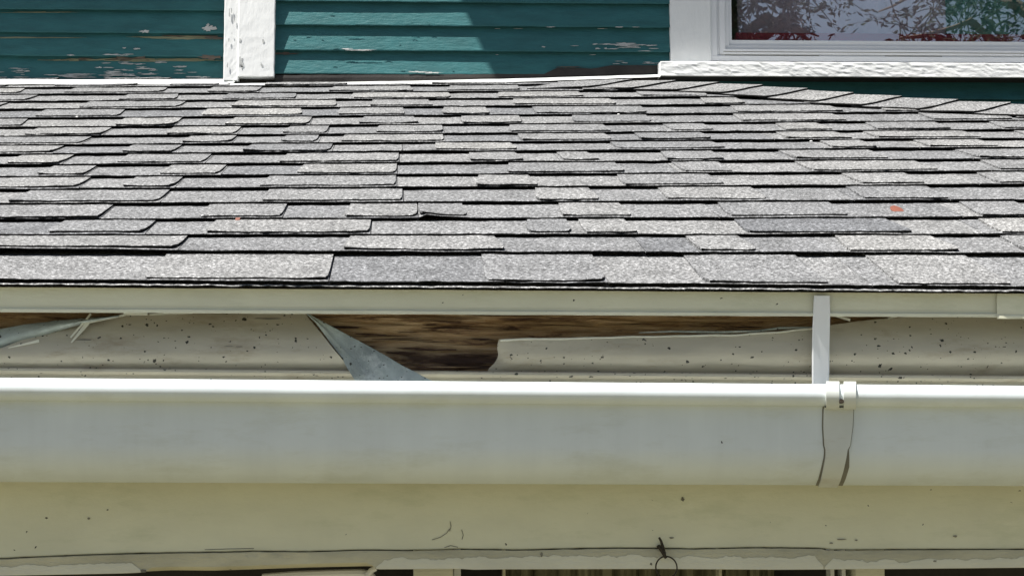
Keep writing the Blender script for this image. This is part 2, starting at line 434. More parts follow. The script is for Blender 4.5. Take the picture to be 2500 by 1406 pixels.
# hip caps
ridge_px = [(1420,196),(1545,196),(1650,199),(1756,203),(1862,210),(1972,219),(2084,229),(2202,237),(2340,246),(2468,253),(2600,262),(2735,270)]
ev = [uvpx(x, y, .024) for x, y in ridge_px]
for k in range(len(ev) - 2, -1, -1):
    (ua, va), (ub, vb) = ev[k], ev[k+1]
    du, dv = ub - ua, vb - va
    # start further up the hip, under the next cap
    off = rnd.uniform(-.004, .004)
    B = (-.128 + off, -.118)
    mbk = MB(); P = []; tn = max(0, min(1, rnd.gauss(.55, .12)))
    S = [-.28, 0, .3, .6, .85, .97, 1.0]; Tt = [0, .15, .35, .6, .8, .93, 1.0]
    topg = []; 
    for s in S:
        row = []
        for t in Tt:
            ss = s - (.10 * max(0, (t - .7) / .3) ** 2 * (1 if s > .5 else 0))
            u = ua + du * ss + B[0] * t; v = va + dv * ss + B[1] * t
            wv = .0225 + .0050 * s - .0045 * t ** 1.5 + .001 * nz(u * 20, v * 20, k)
            row.append(RP(u, v, wv))
        topg.append(row)
    mbk.sheet(topg, Vector((0, 0, -.0032)), 0, 1, tn)
    back = []
    for s in S:
        u = ua + du * s; v = va + dv * s
        p = RP(u, v, .0225 + .0050 * s)
        back.append([p, p + Vector((.02, .055, -.035)), p + Vector((.04, .11, -.075))])
    mbk.sheet(back, Vector((0, 0, -.0032)), 0, 1, tn)
    mbk.build("hip_cap", [M['shingle'], M['butt']], roof)
# drip edge
def row_y(px, y0, y1): return y0 + (y1 - y0) * px / 2500.0
def strip(mb, x0, x1, prof, n=60, m=0, wig=0, seed=0, close=True):
    """profile list of (py at x=0, py at x=2500, Y) swept along x in photo px"""
    P = []
    for i in range(n + 1):
        px = x0 + (x1 - x0) * i / n
        P.append([onY(px, row_y(px, a, b) + wig * nz(px * .01, j * 3, seed), Y) for j, (a, b, Y) in enumerate(prof)])
    return mb.grid(P, m)
X0, X1 = -600, 3100
mb = MB()
YD = EY + .012
strip(mb, X0, 2436, [(697, 713, YD + .05), (701, 717, YD), (752, 765, YD + .002), (754, 767, YD - .003), (761, 774, YD - .003), (762, 775, YD + .012)], wig=.8)
strip(mb, 2434, X1, [(697, 713, YD + .05), (702, 717, YD - .004), (760, 769, YD - .003), (762, 771, YD - .006), (768, 777, YD - .006), (769, 778, YD + .012)], wig=.8, n=20)
# folded seam edge
for yy in (720,): pass
mb.build("drip_edge", M['cream'], roof, smooth=True)

# ------------------------------------------------------------ fascia
fas = thing("eave_fascia", "rotten brown fascia board behind the gutter wrapped in torn white cladding", "fascia")
YR = EY + .082
mb = MB(); P = []
for i in range(361):
    px = X0 + (X1 - X0) * i / 360
    P.append([onY(px, 740 + 4 * j, YR + .004 * nz(px * .004, j * .24) + .0030 * nz(px * .012, j * .8) - .0045 * max(0, nz(px * .007, j * .55, 4) - .12) * 3) for j in range(52)])
mb.sheet(P, Vector((0, .02, 0)))
rs = random.Random(3)
def rlens(x, y, wx, wy, dp, mi, seed, slope=0):      # cracks and standing splinters along the grain
    pts = []
    for a, b in blob(16, seed, .3):
        px_ = x + a * wx; j = (y - 740) / 4; 
        py_ = y + b * wy * (1 - .5 * abs(a)) + slope * a * wx
        pts.append(onY(px_, py_, YR - dp + .004 * nz(px_ * .004, j * .24) + .0030 * nz(px_ * .012, j * .8)))
    mb.poly(pts, Vector((0, .003, 0)), mi)
for k in range(60):
    x = rs.uniform(770, 1230) if k < 42 else rs.uniform(1230, 1980)
    y = rs.uniform(772, 905) if k < 42 else rs.uniform(770, 815)
    rlens(x, y, rs.uniform(15, 70), rs.uniform(.5, 1.5), .0030 if k % 2 else .0042, 2 if k % 3 else 1, k * 7 + 1, rs.uniform(-.03, .05))
for x, y, wx, wy in [(840,798,42,3.2),(1050,852,70,3.5),(1150,868,52,4.2),(985,862,45,4),(1175,828,30,2.4),(900,816,35,2),(1110,884,70,4)]: rlens(x, y, wx, wy, .0046, 1, x, .03)
mb.build("rotten_board", [M['rot'], M['crack'], M['palewood']], fas)
zt, zb = onY(1000, 830, YR).z, onY(1000, 870, YR).z
ROT.inputs[1].default_value = zt; ROT.inputs[2].default_value = zb
YC = EY + .064
def cladY(py, px=0):      # S-shaped section of the bent cladding
    t = (py - 765) / 140.0; t = max(-.1, min(1.3, t))
    return YC - .026 * (math.sin(math.pi * .5 * min(1, max(0, t) / .72)) ** 1.6) * (1 - .75 * max(0, min(1, (t - .72) / .34)) ** 1.5) + .002 * nz(px * .006, py * .01)
def interp(pts, x):
    if x <= pts[0][0]: return pts[0][1]
    for (a, b), (c, d) in zip(pts, pts[1:]):
        if x <= c: return b + (d - b) * (x - a) / (c - a)
    return pts[-1][1]
def panel(name, topl, botl, n=50, k=14, mat='clad', dY=0, yfun=None, lcurve=0):
    """topl/botl: polylines of (px,py) with the same parameterisation by index"""
    mb = MB(); P = []
    for i in range(n + 1):
        s = i / n * (len(topl) - 1); a = min(int(s), len(topl) - 2); f = s - a
        tx = topl[a][0] + (topl[a+1][0] - topl[a][0]) * f; ty = topl[a][1] + (topl[a+1][1] - topl[a][1]) * f
        bx = botl[a][0] + (botl[a+1][0] - botl[a][0]) * f; by = botl[a][1] + (botl[a+1][1] - botl[a][1]) * f
        row = []
        for j in range(k + 1):
            t = j / k; px = tx + (bx - tx) * t; py = ty + (by - ty) * t
            Y = (yfun(px, py, t, s) if yfun else cladY(py, px)) + dY
            if lcurve and s < 1: px += lcurve * math.sin(math.pi * min(1, t * 1.15) ** 1.6) * (1 - s)
            px += 2.2 * nz(py * .05, s * .7) * (s < .5 or mat == 'cladback'); py += 1.6 * nz(px * .04, 7) * (1 - t)
            row.append(onY(px, py, Y))
        P.append(row)
    mb.sheet(P, Vector((0, .0018, 0)))
    return mb.build(name, M[mat], fas, smooth=True)
panel("torn_cladding", [(-600,812),(0,850),(60,828),(140,800),(215,784),(300,769),(420,764),(560,766),(680,762),(742,762)],
      [(-600,915),(0,915),(60,915),(140,915),(215,915),(300,915),(440,915),(600,916),(760,916),(868,917)], n=70)
panel("torn_cladding", [(1217,829),(1350,826),(1500,823),(1650,820),(1800,816),(1900,810),(1985,801),(2030,793),(2110,782),(2220,773),(2330,768),(2440,764),(3100,764)],
      [(1190,909),(1350,910),(1500,911),(1650,912),(1800,913),(1900,913),(1985,914),(2030,914),(2110,914),(2220,915),(2330,915),(2440,916),(3100,920)], n=80,
      yfun=lambda px, py, t, s: cladY(py, px) + (.012 * max(0, 1 - (px - 1195) / 30) * (1 - abs(2*t - 1)**2)) - .004 * (1 - t) ** 4, lcurve=12)
# rolled pale edge along the top of the right-hand sheet
mb = MB(); pts = []
for i in range(46):
    px = 1222 + (1983 - 1222) * i / 45; py = interp([(1222,830),(1400,826),(1600,822),(1800,817),(1900,811),(1983,803)], px)
    pts.append(onY(px, py + 2.2 * nz(px * .012), cladY(py, px) - .0035))
mb.tube(pts, [.0016 + .0009 * abs(nz(i * .4)) for i in range(46)], seg=8)
mb.build("rolled_edge", M['trimcream'], fas, smooth=True)
mb = MB(); pts = [onY(x, y, cladY(y, x) - .002) for x, y in [(1560,812),(1640,809),(1760,811),(1850,808),(1905,801),(1985,799)]]
mb.tube(pts, [.0006, .0016, .0018, .0016, .0022, .001], seg=6); mb.build("rolled_edge", M['cladback'], fas, smooth=True)
# the folded-down triangular flap
def flapY(px, py, t, s):
    d = (py - 763) / 165.0
    return YC - .010 - .018 * d - .003 * math.sin(t * math.pi) * d - .0035 * max(0, 1 - abs(t - .16) * 8) + .003 * nz(px * .02, py * .02)
panel("cladding_flap", [(742,761),(770,787),(800,828),(838,880),(868,932)], [(745,762),(822,803),(905,848),(985,893),(1060,932)], n=24, k=12, mat='cladback', yfun=flapY)
panel("cladding_flap", [(-600,760),(-200,792),(0,803),(60,792),(130,783),(205,777),(290,770)], [(-600,900),(-200,890),(0,858),(60,838),(130,812),(205,790),(290,773)], n=30, k=10, mat='cladback',
      yfun=lambda px, py, t, s: YC - .012 - .012 * math.sin(t * 3.0))
def sliver(a, b, w0, w1, Y0, Y1):
    mb = MB()
    pa = onY(*a, Y0); pb = onY(*b, Y1); d = (pb - pa).normalized(); nrm = Vector((-d.z, 0, d.x))
    mb.poly([pa - nrm*w0, pb - nrm*w1, pb + nrm*w1, pa + nrm*w0], Vector((0, .0015, 0)))
    mb.build("cladding_sliver", M['trimcream'], fas)
sliver((222,766), (172,824), .0016, .0012, YC - .016, YC - .028)
sliver((214,788), (174,836), .0034, .0010, YC - .018, YC - .028)
sliver((206,789), (306,768), .0016, .0018, YC - .02, YC - .012)
sliver((302,765), (360,765), .0030, .0030, YC - .022, YC - .022)
sliver((20,849), (95,832), .0006, .0022, YC - .026, YC - .025)
sliver((2034,770), (2076,781), .0008, .0022, YC - .018, YC - .012)
sliver((2190,771), (2168,778), .0022, .0008, YC - .016, YC - .012)
sliver((365,768), (470,763), .0012, .0016, YC - .014, YC - .01)
# scratches/nicks in the cladding
for (x, y, wx, wy) in [(648,778,34,2.0),(206,829,22,1.6),(560,845,12,1.2),(585,846,9,1.0)]:
    pts = [onY(x + a * wx, y + b * wy, cladY(y, x) - .0006) for a, b in blob(12, x, .3)]
    mb = MB(); mb.poly(pts, Vector((0, .0012, 0))); mb.build("scratch", M['grime_shade'], fas)

# ------------------------------------------------------------ rain gutter
gut = thing("rain_gutter", "white vinyl gutter hung along the front of the porch eave", "gutter")
YG = EY - .088
GT = -.0045
def gz(py, Y, x):      # height at photo row py (taken at the picture centre), gently falling to the right
    return onY(1250, py, Y).z + GT * (x - onY(1250, py, Y).x)
gprof = []     # (py at centre, Y)
cx, cy_, r_ = YG + .0165, 0, .0165
zc = onY(1250, 958, YG).z
bead = []
for a in range(-20, 231, 14):
    an = R(90 + 40 - a)     # from back-top round the front to underneath
    bead.append((cx - r_ * 1.0 * math.sin(R(a)) if False else cx + r_ * math.cos(R(140 - 0) + R(a) * 0 + 0) if False else 0, 0))
bead = []
for k in range(20):
    an = R(62 + k * (196 / 19.0))      # 62deg (top, leaning back) -> 258deg (under)
    bead.append((cx + r_ * math.cos(an), zc + r_ * math.sin(an)))
z_face0 = onY(1250, 987, cx).z; z_c0 = onY(1250, 1082, cx).z
face = [(YG + .0215, zc - r_ * .93), (YG + .0222, z_face0 - .004), (YG + .0225, (z_face0 + z_c0) / 2), (YG + .024, z_c0)]
z_bot = onY(1250, 1181, YG + .075).z
curve = []
for k in range(1, 15):
    t = R(90) * k / 14
    curve.append((YG + .024 + .060 * (1 - math.cos(t)), z_c0 - (z_c0 - z_bot) * math.sin(t)))
zr = onY(1250, 914, YG + .122).z
rear = [(YG + .112, z_bot + .002), (YG + .133, z_bot + .02), (YG + .141, z_bot + .07), (YG + .142, zr - .004)]
rear_lip = [(YG + .134, zr - .003), (YG + .129, zr), (YG + .129, zr + .0035), (YG + .138, zr + .006), (YG + .144, zr + .0055)]
prof = [(cx + .006, zc + r_ * .82)] + bead + face + curve + rear + rear_lip
mb = MB(); P = []
xs = [-1.6 + 4.2 * i / 80 for i in range(81)]
xc0 = onY(1250, 930, YG).x
for x in xs: P.append([(x, y, z + GT * (x - xc0)) for y, z in prof])
def offset_prof(prof, d):
    out = []
    for i, (y, z) in enumerate(prof):
        a = prof[max(0, i-1)]; b = prof[min(len(prof)-1, i+1)]
        ty, tz = b[0]-a[0], b[1]-a[1]; L = math.hypot(ty, tz) or 1
        out.append((y - tz / L * d, z + ty / L * d))
    return out
mb.grid(P, 0)
inn = offset_prof(prof, .0022); inn2 = offset_prof(prof, -.0022)
P2 = [[(x, y, z + GT * (x - xc0)) for y, z in inn] for x in xs]
ns_ = len(prof) - 1; nr_ = len(rear_lip) + 1
for fi in range(len(mb.m)):
    if fi % ns_ >= ns_ - nr_ - 1: mb.m[fi] = 1
mb.build("trough", [M['gutter'], M['clad']], gut, smooth=True)
# joiner bracket wrapping lip, face and underside
def at_gut(px, yz):     # x on the gutter surface for a photo px
    y, z = yz
    a, b = -3.0, 4.0
    for _ in range(40):
        m_ = (a + b) / 2
        if proj(Vector((m_, y, z + GT * (m_ - xc0))))[0] < px: a = m_
        else: b = m_
    return a
sec = [(cx + .006, zc + r_ * .82)] + bead + face + curve
out = offset_prof(sec, 0)
cxm = (cx, zc)
def outward(yz, d):
    i = sec.index(yz)
    if i <= len(bead):
        dy, dz = yz[0]-cx, yz[1]-zc
    elif i <= len(bead) + len(face): dy, dz = -1, 0
    else:
        t = (i - len(bead) - len(face)) / len(curve) * math.pi / 2; dy, dz = -math.cos(t), -math.sin(t)
    L = math.hypot(dy, dz); return (yz[0] + dy / L * d, yz[1] + dz / L * d)
def brk(name, lf, rf, d, mat, i0=0, i1=None, ncol=9, dfun=None, parent=gut):
    mb = MB(); P = []; rows = sec[i0:i1]
    for i, yz in enumerate(rows):
        py = proj(Vector((1.0, yz[0], yz[1])))[1]
        l, r = lf(py), rf(py); row = []
        for c in range(ncol):
            px = l + (r - l) * c / (ncol - 1)
            dd = d if dfun is None else dfun(px, py, c / (ncol - 1))
            q = outward(yz, dd); x = at_gut(px, q); row.append((x, q[0], q[1] + GT * (x - xc0)))
        P.append(row)
    mb.grid(P)
    # skirt back to the gutter surface
    for c in (0, ncol - 1):
        S = []
        for i, yz in enumerate(rows):
            x = P[i][c][0]; q = outward(yz, .0001); S.append([P[i][c], (x, q[0], q[1] + GT * (x - xc0))])
        mb.grid(S)
    return mb.build(name, M[mat], parent, smooth=True)
def lf(py): return interp([(900,2017),(985,2014),(1000,2011),(1078,2010),(1088,2016),(1110,2016),(1140,2010),(1165,2004),(1190,1994)], py)
def rf(py): return interp([(900,2088),(985,2086),(1000,2083),(1078,2081),(1090,2070),(1110,2067),(1140,2060),(1165,2052),(1190,2040)], py)
nl = len(bead) + 1
brk("joiner_strap", lf, rf, .0034, 'bracket', i0=nl - 2)
brk("lip_clip", lambda py: 2017, lambda py: 2049, .0045, 'bracket', i0=0, i1=nl + 1)
brk("lip_clip", lambda py: 2060, lambda py: 2090, .0045, 'bracket', i0=0, i1=nl + 1)
brk("joint_shade", lambda py: lf(py) - 4 - max(0, (py - 1090) * .03), lambda py: lf(py) + 2, .0007, 'grime_shade', i0=nl)  # dark bands painted along the strap as its shadow lines
brk("joint_shade", lambda py: rf(py) - 2, lambda py: rf(py) + 1.2 + max(0, min(11, (py - 1085) * .22)), .0007, 'grime_shade', i0=nl)
mb = MB(); c_ = onY(2055, 979, YG - .004)
mb.tube([c_, c_ + Vector((0, .006, 0))], .0035, seg=10); mb.build("screw", M['iron'], gut, smooth=True)
# hanger strap from the roof edge down to the lip
mb = MB(); P = []
for (xa, xb, py) in [(1988,2026,722),(1987,2026,735),(1986,2027,760),(1984,2026,800),(1983,2025,850),(1983,2025,900),(1983,2023,950)]:
    Y = YD - .009 + .028 * (py - 722) / 228
    P.append([onY(xa, py, Y), onY(xa + 3, py, Y - .0008), onY((xa+xb)/2, py, Y - .001), onY(xb - 3, py, Y - .0008), onY(xb, py, Y)])
mb.sheet(P, Vector((0, .002, 0))); mb.build("hanger_strap", M['vinyl'], gut)

# ------------------------------------------------------------ porch beam
beam = thing("porch_beam", "cream painted beam below the gutter with a peeling bottom trim board", "beam")
YB = EY + .085
mb = MB(); P = []
botc = [(-700,1372),(0,1362),(180,1354),(340,1349),(540,1346),(620,1344),(760,1345),(880,1341),(1000,1342),(1130,1339),(1260,1341),(1390,1338),(1500,1336),(1700,1338),(1860,1335),(2010,1337),(2012,1341),(2200,1340),(2500,1339),(3100,1337)]
for i in range(181):
    px = X0 + (X1 - X0) * i / 180; yb = interp(botc, px) + 1.2 * nz(px * .03)
    P.append([onY(px, py, YB + .0008 * nz(px * .01, py * .02)) for py in (1120, 1200, 1260, 1310, yb - 2.5)] + [onY(px, yb, YB + .002), onY(px, yb, YB + .03)])
mb.grid(P); beam_mb = mb
YT = YB - .004
botT = [(-700,1412),(0,1405),(300,1399),(345,1397),(352,1402),(356,1394),(420,1391),(520,1392),(640,1388),(760,1384),(900,1381),(914,1382),(915,1389),(1130,1388),(1155,1390),(1230,1389),(1600,1388),(1900,1390),(2200,1388),(2300,1387),(2500,1385),(3100,1383)]
mb = MB(); P = []
for i in range(241):
    px = X0 + (X1 - X0) * i / 240; yt = interp(botc, px) + 2.2 + 1.0 * nz(px * .028, 5); yb = interp(botT, px)
    hump = 1 if 356 < px < 905 else 0
    P.append([onY(px, yt, YT + .02), onY(px, yt, YT + .001), onY(px, yt + 2, YT), onY(px, (yt + yb)/2, YT), onY(px, yb - (9 if hump else 2), YT), onY(px, yb - 3 * hump, YT + .006 * hump), onY(px, yb, YT + .002 + .014 * hump), onY(px, yb, YT + .07)])
mb.grid(P); mb.build("trim_board", M['oldcream'], beam, smooth=True)
# newer paint film left on the lower half of the trim, with a ragged top edge
mb = MB()
def film(a, b, base, amp, seed, top=None):
    P = []
    n = int((b - a) / 7)
    for i in range(n + 1):
        px = a + (b - a) * i / n
        yt = interp(base, px) + amp * nz(px * .021, seed) + amp * .6 * nz(px * .09, seed)
        yb = interp(botT, px) - .6
        e = min(1, min(i, n - i) / 3.0); yt = yb + (yt - yb) * (.25 + .75 * e)
        P.append([onY(px, yt, YT - .0012), onY(px, (yt + yb) / 2, YT - .0014), onY(px, yb, YT - .001)])
    mb.sheet(P, Vector((0, .0011, 0)))
film(-600, 343, [(-600,1385),(0,1381),(150,1379),(230,1376),(343,1372)], 6, 1)
film(918, 2010, [(918,1366),(1100,1362),(1300,1358),(1500,1356),(1700,1360),(1900,1360),(2010,1358)], 8, 2)
film(2014, 3100, [(2014,1364),(2200,1370),(2300,1364),(2500,1362),(3100,1362)], 9, 3)
mb.build("paint_film", M['trimcream'], beam)
# small chips, nail and cracks in the beam face
mb = beam_mb
for (x, y, wx, wy) in [(1667,1218,4,4.5),(1640,1312,5,2),(2333,1308,5,2.5),(2052,1316,12,1.4),(2090,1318,4,1.2),(2030,1325,5,1.5),(216,1265,3,2.5),(262,1244,2.5,1.8),(1322,1354,3,6),(1590,1376,3,3),(2283,1369,4,3),(350,1393,6,4)]:
    Y = (YB if y < 1335 else YT) - .0016
    mb.poly([onY(x + a * wx, y + b * wy, Y) for a, b in blob(9, x, .35)], Vector((0, .0012, 0)), 1)
for pts in ([(1055,1317),(1075,1311),(1090,1301),(1098,1290)], [(1098,1296),(1101,1284),(1099,1272)], [(1128,1316),(1131,1305),(1127,1292)], [(1085,1336),(1100,1331),(1118,1335)], [(620,1338),(560,1339),(500,1341)]):
    mb.tube([onY(x, y, YB - .0006) for x, y in pts], .0005, 1, seg=5)
beam_mb.build("beam_board", [M['cream'], M['grime_shade']], beam)

# hook and ring screwed into the beam
hook = thing("iron_hook", "small rusty iron screw hook holding a ring on the cream beam", "hook")
mb = MB()
mb.tube([onY(x, y, Y) for x, y, Y in [(1608,1334,YB+.004),(1609,1334,YB-.008),(1613,1338,YB-.013),(1620,1350,YB-.016),(1626,1362,YB-.016)]], [.0032,.0036,.0032,.0030,.0022], seg=10)
mb.tube([onY(x, y, YB - .013) for x, y in [(1622,1352),(1618,1334),(1614,1320),(1609,1311)]], [.0030, .0024, .0020, .0016], seg=10)
mb.build("hook", M['iron'], hook, smooth=True)
mb = MB(); c = onY(1627, 1384, YB - .016); rr = 26 / (F / c.y)
mb.tube([(c.x + rr * math.cos(a * math.pi / 18), c.y + .003 * math.sin(a * math.pi / 18), c.z + rr * math.sin(a * math.pi / 18)) for a in range(36)], .00115, seg=8, closed=True)
mb.build("ring", M['iron'], hook, smooth=True)

# ------------------------------------------------------------ porch front below the beam
pf = thing("porch_front", "shaded porch front of posts and dark panes under the beam", "porch")
YP = YB + .10
def prect(mb, x0, x1, y0, y1, Y, th=.03, m=0):
    a = onY(x0, y0, Y); b = onY(x1, y1, Y); mb.box(a.x, b.x, Y, Y + th, b.z, a.z, m)
for (a, b) in ((2088, 2183), (1010, 1103)):
    mb = MB(); prect(mb, a, b, 1340, 2400, YP, .06); mb.build("post", M['trimcream'], pf, bevel=.002)
for (a, b) in ((1108, 1122), (2036, 2047), (2064, 2076), (1228, 1234), (1762, 1768)):
    mb = MB(); prect(mb, a, b, 1340, 2400, YP + .02, .03); mb.build("mullion", M['vinyl'] if a > 1100 and a < 2100 and a not in (1228, 1762) else M['oldcream'], pf, bevel=.001)
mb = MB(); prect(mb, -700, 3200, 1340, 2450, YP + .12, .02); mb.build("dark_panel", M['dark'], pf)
mb = MB(); pts = [onY(x, y, YP - .03) for x, y in [(640,1409),(720,1404),(800,1401),(880,1399),(902,1401),(912,1412)]]
mb.tube(pts, [.006, .007, .007, .007, .006, .006], seg=8); 
mb.tube([onY(x, y, YP - .045) for x, y in [(917,1386),(906,1392),(898,1402),(894,1414)]], .0045, seg=8)
mb.build("awning_frame", M['vinyl'], pf, smooth=True)
cu = MB(); P = []
for i in range(90):
    px = 1236 + (1890 - 1236) * i / 89
    P.append([onY(px, py, YP + .08 + .012 * math.sin(i * .9) + .006 * math.sin(i * 2.3)) for py in (1345, 1700, 2300)])
cu.sheet(P, Vector((0, .001, 0))); tag(cu.build("curtain", M['curt3'], smooth=True), "drab olive curtain hanging behind the porch front under the beam", "curtain")

# ------------------------------------------------------------ upper house wall
house = thing("house", "old teal clapboard house wall with white corner board above the porch roof", "house")
TL = .0105           # the old wall lines run slightly uphill to the right
def wz(px, py, Y): return onY(px, py, Y).z
def lapz(py, px, Y): p = onY(px, py, Y); return p.z - TL * (p.x - XR)
XR = onY(600, 100, YW).x
XPL = onY(547, 100, YW - .02).x; XPR = onY(671, 100, YW - .02).x
XWL = onY(1637, 100, YW).x
TH = .0145
def clap(x0, x1, laps, Y, name, ragseed, n, fl=None):
    mb = MB()
    for k in range(len(laps) - 1):
        zb_, zt_ = laps[k], laps[k+1]
        P = []
        for i in range(n + 1):
            x = x0 + (x1 - x0) * i / n; dz = TL * (x - XR)
            rg = .0010 * nz(x * 9, k * 3.7, ragseed) + .0006 * nz(x * 45, k, ragseed)
            bow = .0022 * nz(x * 1.7, k * 5.1, ragseed + 3)
            row = []
            for t in (0, .04, .2, .4, .6, .8, 1.0, 1.12):
                z = zb_ + (zt_ - zb_) * t + dz + (rg if t < .05 else 0)
                y = Y - (TH + bow) * (1 - t) - (.0004 * nz(x * 30, z * 90, ragseed)) + (.0012 if t == 0 else 0)
                row.append((x, y, z))
            row.insert(0, (x, Y + .006, zb_ + dz + rg + .0065))
            P.append(row)
        mb.grid([r[1:] for r in P]); mb.grid([r[:2] for r in P], 4)  # undersides coloured dark to paint the shade below each lap
    if fl: fl(mb)
    return mb.build(name, [M['teal'], M['flake'], M['yflake'], M['bare'], M['dark']], house, smooth=False)
lr = [lapz(183, 1000, YW)]; step = (lapz(8, 1000, YW) - lapz(183, 1000, YW)) / 3
lr = [lapz(184, 900, YW), lapz(127, 900, YW), lapz(66, 900, YW), lapz(8, 900, YW)]
while lr[-1] < 5.5: lr.append(lr[-1] + step)
ll = [lapz(199, 300, YL), lapz(141, 300, YL), lapz(84, 300, YL), lapz(28, 300, YL)]
while ll[-1] < 5.5: ll.append(ll[-1] + step)
XBR = 3.6
# wall body behind and below
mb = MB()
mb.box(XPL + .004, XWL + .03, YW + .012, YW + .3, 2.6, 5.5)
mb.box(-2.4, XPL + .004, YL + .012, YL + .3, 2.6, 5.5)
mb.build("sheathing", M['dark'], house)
# darker clapboards below the window and beyond
low = []; z = lapz(186, 2000, YW); 
while z > 2.55: low.insert(0, z); z -= step
clap(onY(1560, 200, YW).x, XBR, low, YW + .004, "siding", 4, 80)
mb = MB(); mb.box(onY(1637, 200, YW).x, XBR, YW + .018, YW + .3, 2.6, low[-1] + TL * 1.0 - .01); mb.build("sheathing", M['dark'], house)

def surf(x, z, laps, Y):
    zz = z - TL * (x - XR)
    for a, b in zip(laps, laps[1:]):
        if a <= zz < b: return Y - TH * (1 - (zz - a) / (b - a)) - .0022 * 0
    return Y - TH
def flakes(mb, lst, mat, laps, Y, th=.0009, proud=.0026):
    for (x, y, wx, wy, sd) in lst:
        pts = []
        cxp = onY(x, y, Y); 
        for a, b in blob(22, sd, .55):
            b *= .8
            p = onY(x + a * wx, y + b * wy, Y - .006); yy = surf(p.x, p.z, laps, Y)
            yc = surf(cxp.x, cxp.z, laps, Y)
            pts.append(Vector((p.x, min(yy, yc) - proud - .001 * abs(a) * (sd % 3 == 0), p.z)))
        mb.poly(pts, Vector((0, th, 0)), mat)
rf_ = random.Random(5)
gl_ = [(355,80,11,4,3),(512,72,14,8,6),(508,64,4,5,7),(304,119,4,2,9),(335,121,8,2.5,12),(470,190,18,2.2,13),(500,191,12,2,15)]
for _ in range(26): gl_.append((rf_.gauss(330, 50), rf_.uniform(163, 192), rf_.uniform(4, 22), rf_.uniform(.8, 2.2), rf_.randint(1, 999)))
for _ in range(16): gl_.append((rf_.uniform(120, 320), rf_.uniform(181, 194), rf_.uniform(5, 26), rf_.uniform(.8, 2.0), rf_.randint(1, 999)))
for _ in range(12): gl_.append((rf_.uniform(0, 90), rf_.uniform(165, 192), rf_.uniform(4, 16), rf_.uniform(.7, 1.6), rf_.randint(1, 999)))
for _ in range(12): gl_.append((rf_.uniform(170, 440), rf_.choice((rf_.uniform(133, 139), rf_.uniform(150, 158))), rf_.uniform(4, 18), rf_.uniform(.8, 2.0), rf_.randint(1, 999)))
def fl_left(mb):
    flakes(mb, gl_, 1, ll, YL)
    flakes(mb, [(400,91,90,3,21),(470,93,70,4.5,22),(340,147,110,5,23),(255,146,80,3,24),(450,146,70,3.5,25),(180,147,60,2.2,26),(90,30,90,1.6,28),(60,92,120,2,29)], 2, ll, YL, proud=.0012)
    flakes(mb, [(320,144,58,6,31),(190,145,30,3.5,32),(515,142,22,6,33),(450,88,60,2.5,34),(520,92,20,4,36)], 3, ll, YL, proud=.0020)
clap(-2.4, XPL + .03, ll, YL, "siding", 2, 220, fl_left)
gr_ = [(882,125,30,2,41),(845,122,14,1.6,42),(858,63,16,1.2,43),(820,115,6,1.6,44),(1018,178,20,2,45),(1050,180,22,2,46),(1327,117,4,1.8,47)]
for _ in range(22): gr_.append((rf_.gauss(1510, 45), rf_.gauss(113, 7), rf_.uniform(3, 18), rf_.uniform(.8, 2.2), rf_.randint(1, 999)))
for _ in range(8): gr_.append((rf_.uniform(1500, 1630), rf_.uniform(150, 157), rf_.uniform(5, 22), rf_.uniform(.7, 1.6), rf_.randint(1, 999)))
for _ in range(9): gr_.append((rf_.uniform(1200, 1600), rf_.choice((69, 70, 134)), rf_.uniform(3, 12), rf_.uniform(.5, 1.1), rf_.randint(1, 999)))
for _ in range(12): gr_.append((rf_.uniform(700, 1150), rf_.choice((34, 42, 58, 92, 105, 118, 158, 170)), rf_.uniform(2, 7), rf_.uniform(.6, 1.4), rf_.randint(1, 999)))
def fl_right(mb):
    flakes(mb, [q for q in gr_ if q[0] > 1160 or q[1] > 100 and q[2] > 10], 1, lr, YW)
    flakes(mb, [q for q in gr_ if not (q[0] > 1160 or q[1] > 100 and q[2] > 10)], 0, lr, YW, proud=.004)
    flakes(mb, [(700,131,30,3,51),(1385,165,28,2,52)], 3, lr, YW)
clap(XPR - .01, XWL + .02, lr, YW, "siding", 1, 160, fl_right)
# rotten bottom edge right of the corner board
mb = MB(); P = []
for i in range(60):
    px = 672 + (1640 - 672) * i / 59; yt = interp([(672,184),(1340,181),(1350,166),(1450,168),(1490,160),(1640,160)], px) + 1.5 * nz(px * .03)
    P.append([onY(px, yt, YW - .0135), onY(px, (yt + 197) / 2, YW - .015), onY(px, 205, YW - .013)])
mb.sheet(P, Vector((0, .012, 0))); mb.build("skirt_board", M['dark'], house)
# corner board: two planks
def plank(mb, xl, xr, zb_, zt_, Y, th, seed, amp=.0012):
    P = []; n = 60
    for j in range(n + 1):
        z = zb_ + (zt_ - zb_) * (j / n) ** 1.8
        l = xl + amp * nz(z * 60, seed); r = xr + amp * nz(z * 50, seed + 7)
        P.append([(l, Y + th, z), (l, Y + .001, z), (l + .002, Y, z)] + [(l + (r - l) * f, Y - .0005 * nz(z * 70, f * 9, seed), z) for f in (.2, .4, .6, .8)] + [(r - .002, Y, z), (r, Y + .001, z), (r, Y + th, z)])
    mb.grid(P)
    a = P[0]; b = [(p[0], p[1], p[2]) for p in a]; mb.face([mb.vert(p) for p in b])
mb = MB()
plank(mb, onY(580, 185, YW - .03).x, XPR, onY(600, 186, YW - .03).z, 5.5, YW - .030, .06, 3)
plank(mb, XPL, onY(582, 185, YW - .026).x, onY(560, 196, YW - .026).z, 5.5, YW - .026, .15, 9)
